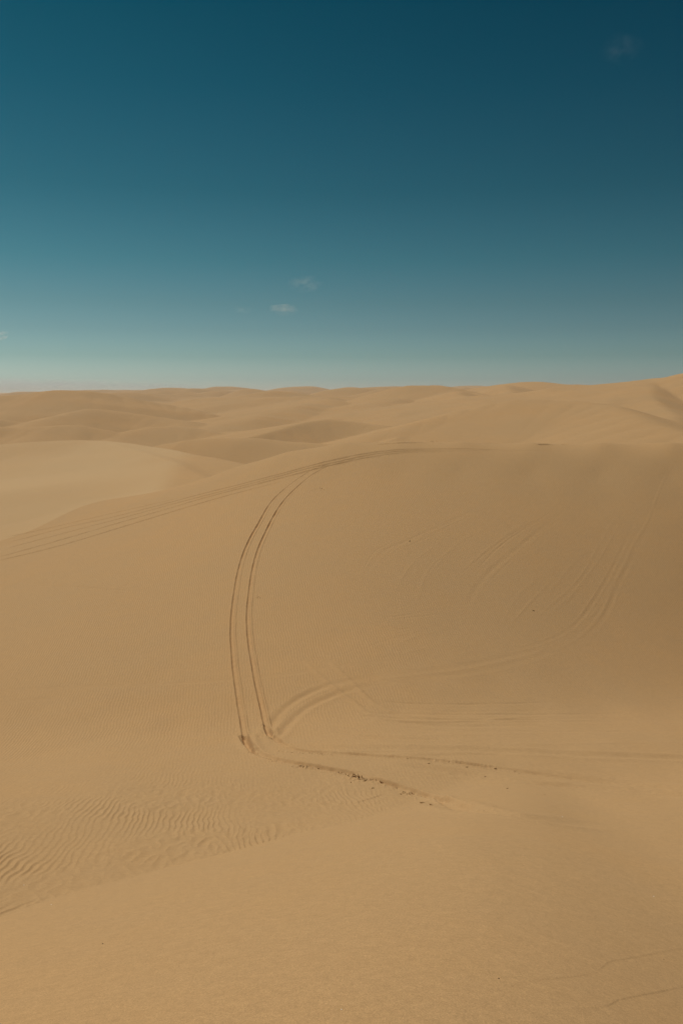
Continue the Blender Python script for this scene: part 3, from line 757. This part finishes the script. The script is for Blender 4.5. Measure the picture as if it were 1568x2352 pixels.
def strew(n, line, spread, s0, s1, label, group):
    for _ in range(n):
        t = R.random() * (len(line) - 1); i = min(int(t), len(line) - 2); f = t - i
        u = line[i][0] + (line[i + 1][0] - line[i][0]) * f + R.gauss(0, spread[0]); v = line[i][1] + (line[i + 1][1] - line[i][1]) * f + R.gauss(0, spread[1])
        put('sand_clod', R.choice(LUMPS), u, v, 0.62 * (s0 + (s1 - s0) * R.random() ** 2), R, label, 'sand clod', group, flat=R.uniform(0.45, 0.9), stretch=R.uniform(1, 2.2), rz=R.uniform(-0.9, 0.5))
strew(34, [(806, 1781), (822, 1787), (834, 1791), (846, 1790)], (4.5, 3.2), 0.022, 0.075, 'dark crumbled lump in the largest broken heap beside the lower wheel rut', 'lumps in the largest broken heap')
strew(20, [(918, 1826), (928, 1822), (940, 1824), (954, 1822)], (3, 1.8), 0.022, 0.065, 'dark crumbled lump in the second heap, where the lower rut starts to fade', 'lumps in the second heap')
strew(16, [(667, 1763), (684, 1762), (697, 1759)], (3, 1.5), 0.018, 0.05, 'small dark lump in the short row just after the bend of the lower rut', 'lumps just after the bend')
strew(14, [(776, 1774), (788, 1777), (803, 1783)], (2.5, 1.5), 0.02, 0.06, 'dark lump in the row leading up to the largest broken heap', 'lumps leading to the largest heap')
strew(16, [(572, 1722), (590, 1736), (620, 1748), (655, 1755)], (4, 1.6), 0.015, 0.035, 'tiny lump flung round the outside of the track bend', 'lumps round the track bend')
strew(26, [(640, 1726), (680, 1731), (720, 1731), (758, 1734)], (3, 1.0), 0.015, 0.042, 'small dark lump strung along the upper wheel rut past the bend', 'lumps along the upper rut')
strew(10, [(848, 1789), (868, 1795)], (3, 1.2), 0.015, 0.04, 'small lump scattered between the two broken heaps', 'lumps between the two heaps')
for u, v, sz, st, rz, lab in [
    (731, 1766.5, 0.07, 1.2, 0.2, 'single pointed dark lump on the lip of the lower rut before the heaps'),
    (806, 1798, 0.06, 1.3, 0.3, 'single dark lump lying apart just below the largest broken heap'),
    (856, 1811, 0.07, 1.8, 0.3, 'flat dark lump lying on clear sand below and right of the largest heap'),
    (876, 1797, 0.10, 2.6, -0.5, 'long arched crust of sand standing between the two heaps'),
    (909, 1811, 0.075, 1.2, 0.1, 'chunky dark lump just before the second heap'),
    (971, 1845, 0.07, 2.8, 0.15, 'long thin slab of crusted sand just past the second heap'),
    (990, 1850, 0.06, 2.2, -0.4, 'short slab of crusted sand just past the long thin one'),
    (1071, 1763, 0.085, 1.7, 0.8, 'tall leaning dark lump standing alone by the upper rut'),
    (1137, 1767, 0.08, 1.9, 0.5, 'dark lump with a tail, the next one right of the tall leaning lump'),
    (936, 1743.5, 0.06, 1.6, 0.0, 'small dark lump at the start of the faded upper rut'),
    (985, 1754, 0.06, 1.8, 0.3, 'flat dark lump between the two faded ruts'),
    (1031, 1750, 0.045, 1.4, 0.0, 'tiny dark lump right on the faded upper rut'),
    (1164, 1812, 0.06, 2.0, 0.4, 'dark lump alone on the warm sand below the faded ruts'),
    (1250, 1826, 0.05, 1.0, 0.0, 'round dark lump far out on the warm sand right of all the others'),
    (1114, 1784, 0.05, 2.4, -0.2, 'thin dark flake on the lower faded rut'),
    (1224, 1403, 0.09, 2.6, 0.0, 'dark broken crust alone in the middle of the big dune face'),
    (940, 1243, 0.11, 2.2, 0.3, 'small crust sticking out high on the big dune face'),
]:
    put('sand_clod', LUMPS[int(u) % 7], u, v, sz * 0.6, R, lab, 'sand clod', None, flat=0.7, stretch=st, rz=rz)
strew(7, [(1180, 1771), (1192, 1773)], (5, 2), 0.02, 0.045, 'small crumb in the loose cluster at the far end of the upper rut', 'crumbs at the end of the upper rut')
strew(6, [(592, 1366), (596, 1374)], (2, 3), 0.03, 0.06, 'crumb kicked out beside the right rut halfway up the face', 'crumbs beside the climbing rut')
strew(7, [(688, 1138), (710, 1131), (745, 1122)], (3, 2), 0.05, 0.09, 'crumb of crust near the top of the face right of the fresh tracks', 'crumbs near the top of the face')
PEB = [lump_mesh('pebble', 700 + i, 0.2) for i in range(4)]
for i, me in enumerate(PEB): me.materials.append(DARK if i < 2 else PALE)
for k, (u, v, sz, lab) in enumerate([
    (1145, 2249, 0.0065, 'dark pebble alone on the smooth near slope above the slump lines'),
    (236, 2169, 0.009, 'dark pebble alone on the smooth near slope below the ripples'),
    (1524, 2205, 0.005, 'dark speck of stone close above the upper slump line'),
    (118, 2079, 0.010, 'white speck at the foot of the ripples'),
    (55, 2034, 0.009, 'white speck lying in among the ripples'),
    (1501, 2060, 0.009, 'white speck on the right of the smooth near slope'),
    (1291, 1877, 0.012, 'white speck on the shaded trough right of the lower rut'),
    (784, 2320, 0.0045, 'white speck nearest the viewpoint at the bottom of the slope')]):
    put('pebble', PEB[(k % 2) if k < 3 else 2 + k % 2], u, v, sz, R, lab, 'pebble' if k < 3 else 'shell', None, flat=0.7, stretch=1.3)

# ------------------------------------------------------------------ clouds
S.cycles.volume_bounces = 4
S.cycles.volume_max_steps = 96
S.cycles.volume_step_rate = 2.0
def cloud(u, v, wu, hv, dist, dens, seed, label, depth=0.8, nsc=2.2, lo=0.40):
    a, t = bearing(u, v)
    me = lump_mesh('cloud', seed, 0.1)
    m = bpy.data.materials.new('cloud_vapour'); m.use_nodes = True
    nt = m.node_tree; nt.nodes.clear(); N = nt.nodes.new; L = nt.links.new
    out = N('ShaderNodeOutputMaterial'); pv = N('ShaderNodeVolumePrincipled')
    pv.inputs['Color'].default_value = (1.0, 0.985, 0.95, 1); pv.inputs['Anisotropy'].default_value = 0.35
    tc = N('ShaderNodeTexCoord'); ln = N('ShaderNodeVectorMath'); ln.operation = 'LENGTH'
    L(tc.outputs['Object'], ln.inputs[0])
    fall = N('ShaderNodeMapRange'); fall.interpolation_type = 'SMOOTHSTEP'
    fall.inputs[1].default_value = 0.95; fall.inputs[2].default_value = 0.1; fall.inputs[3].default_value = 0; fall.inputs[4].default_value = 1
    L(ln.outputs['Value'], fall.inputs[0])
    mp = N('ShaderNodeMapping'); mp.inputs['Location'].default_value = (seed * 1.7, seed * 0.3, 0); mp.inputs['Scale'].default_value = (1, 0.6, max(0.3, min(1.0, 1.8 * hv / wu)))
    L(tc.outputs['Object'], mp.inputs[0])
    n = N('ShaderNodeTexNoise'); n.inputs['Scale'].default_value = nsc; n.inputs['Detail'].default_value = 4; n.inputs['Roughness'].default_value = 0.58
    L(mp.outputs[0], n.inputs['Vector'])
    nr = N('ShaderNodeMapRange'); nr.inputs[1].default_value = lo; nr.inputs[2].default_value = 0.68; nr.inputs[3].default_value = 0; nr.inputs[4].default_value = dens
    L(n.outputs[0], nr.inputs[0])
    mu = N('ShaderNodeMath'); mu.operation = 'MULTIPLY'; L(nr.outputs[0], mu.inputs[0]); L(fall.outputs[0], mu.inputs[1])
    L(mu.outputs[0], pv.inputs['Density']); L(pv.outputs[0], out.inputs['Volume'])
    me.materials.append(m)
    o = bpy.data.objects.new('cloud', me); COL.objects.link(o)
    o.location = (dist * math.sin(a), dist * math.cos(a), dist * t)
    o.rotation_euler = (0, 0, -a)
    k = dist / F / 2
    o.scale = (wu * k, wu * k * depth, hv * k)
    o['label'] = label; o['category'] = 'cloud'; o['kind'] = 'thing'
    return o
cloud(700, 652, 100, 48, 4000, 0.0030, 3, 'small faint wisp of cloud, the upper of the two in the middle of the sky')
cloud(652, 709, 100, 40, 4000, 0.0060, 5, 'small pale wisp of cloud just below the upper one in the middle of the sky')
cloud(560, 712, 60, 30, 4000, 0.002, 8, 'barely visible scrap of cloud left of the pale wisp')
cloud(0, 772, 60, 36, 4500, 0.014, 11, 'scrap of pale cloud cut by the left edge well above the dunes')
cloud(1428, 112, 110, 90, 3500, 0.0007, 14, 'very faint arch of cloud high in the darkest corner of the sky')
cloud(30, 886, 420, 46, 14000, 0.0060, 17, 'low pale cloud bank lying on the horizon at the left edge above the tall dune', 0.3, 4.5, 0.30)
cloud(190, 885, 330, 36, 14500, 0.0050, 23, 'middle stretch of the low cloud bank over the crest of the tall dune', 0.3, 4.5, 0.32)
cloud(345, 887, 330, 26, 15000, 0.0040, 19, 'thin end of the low cloud bank trailing off along the skyline', 0.3, 4.5, 0.34)

# ------------------------------------------------------------------ thin dusty air over the sand
bm = bmesh.new(); bmesh.ops.create_cube(bm, size=1.0)
me = bpy.data.meshes.new('haze'); bm.to_mesh(me); bm.free()
hm = bpy.data.materials.new('haze'); hm.use_nodes = True
nt = hm.node_tree; nt.nodes.clear()
ho = nt.nodes.new('ShaderNodeOutputMaterial'); hv = nt.nodes.new('ShaderNodeVolumePrincipled')
hv.inputs['Color'].default_value = (0.90, 0.91, 0.90, 1); hv.inputs['Density'].default_value = 0.00016; hv.inputs['Anisotropy'].default_value = 0.2
nt.links.new(hv.outputs[0], ho.inputs['Volume'])
me.materials.append(hm)
hz_o = bpy.data.objects.new('haze', me); COL.objects.link(hz_o)
zlo, zhi = float(Z.min()) - 1.0, max(float(Z.max()), 2.0) + 2.0
hz_o.scale = (12400, 12400, zhi - zlo); hz_o.location = (0, 0, (zlo + zhi) / 2)
hz_o['kind'] = 'stuff'; hz_o['label'] = 'thin dusty haze over the far dunes'; hz_o['category'] = 'haze'
print('haze', zlo, zhi)
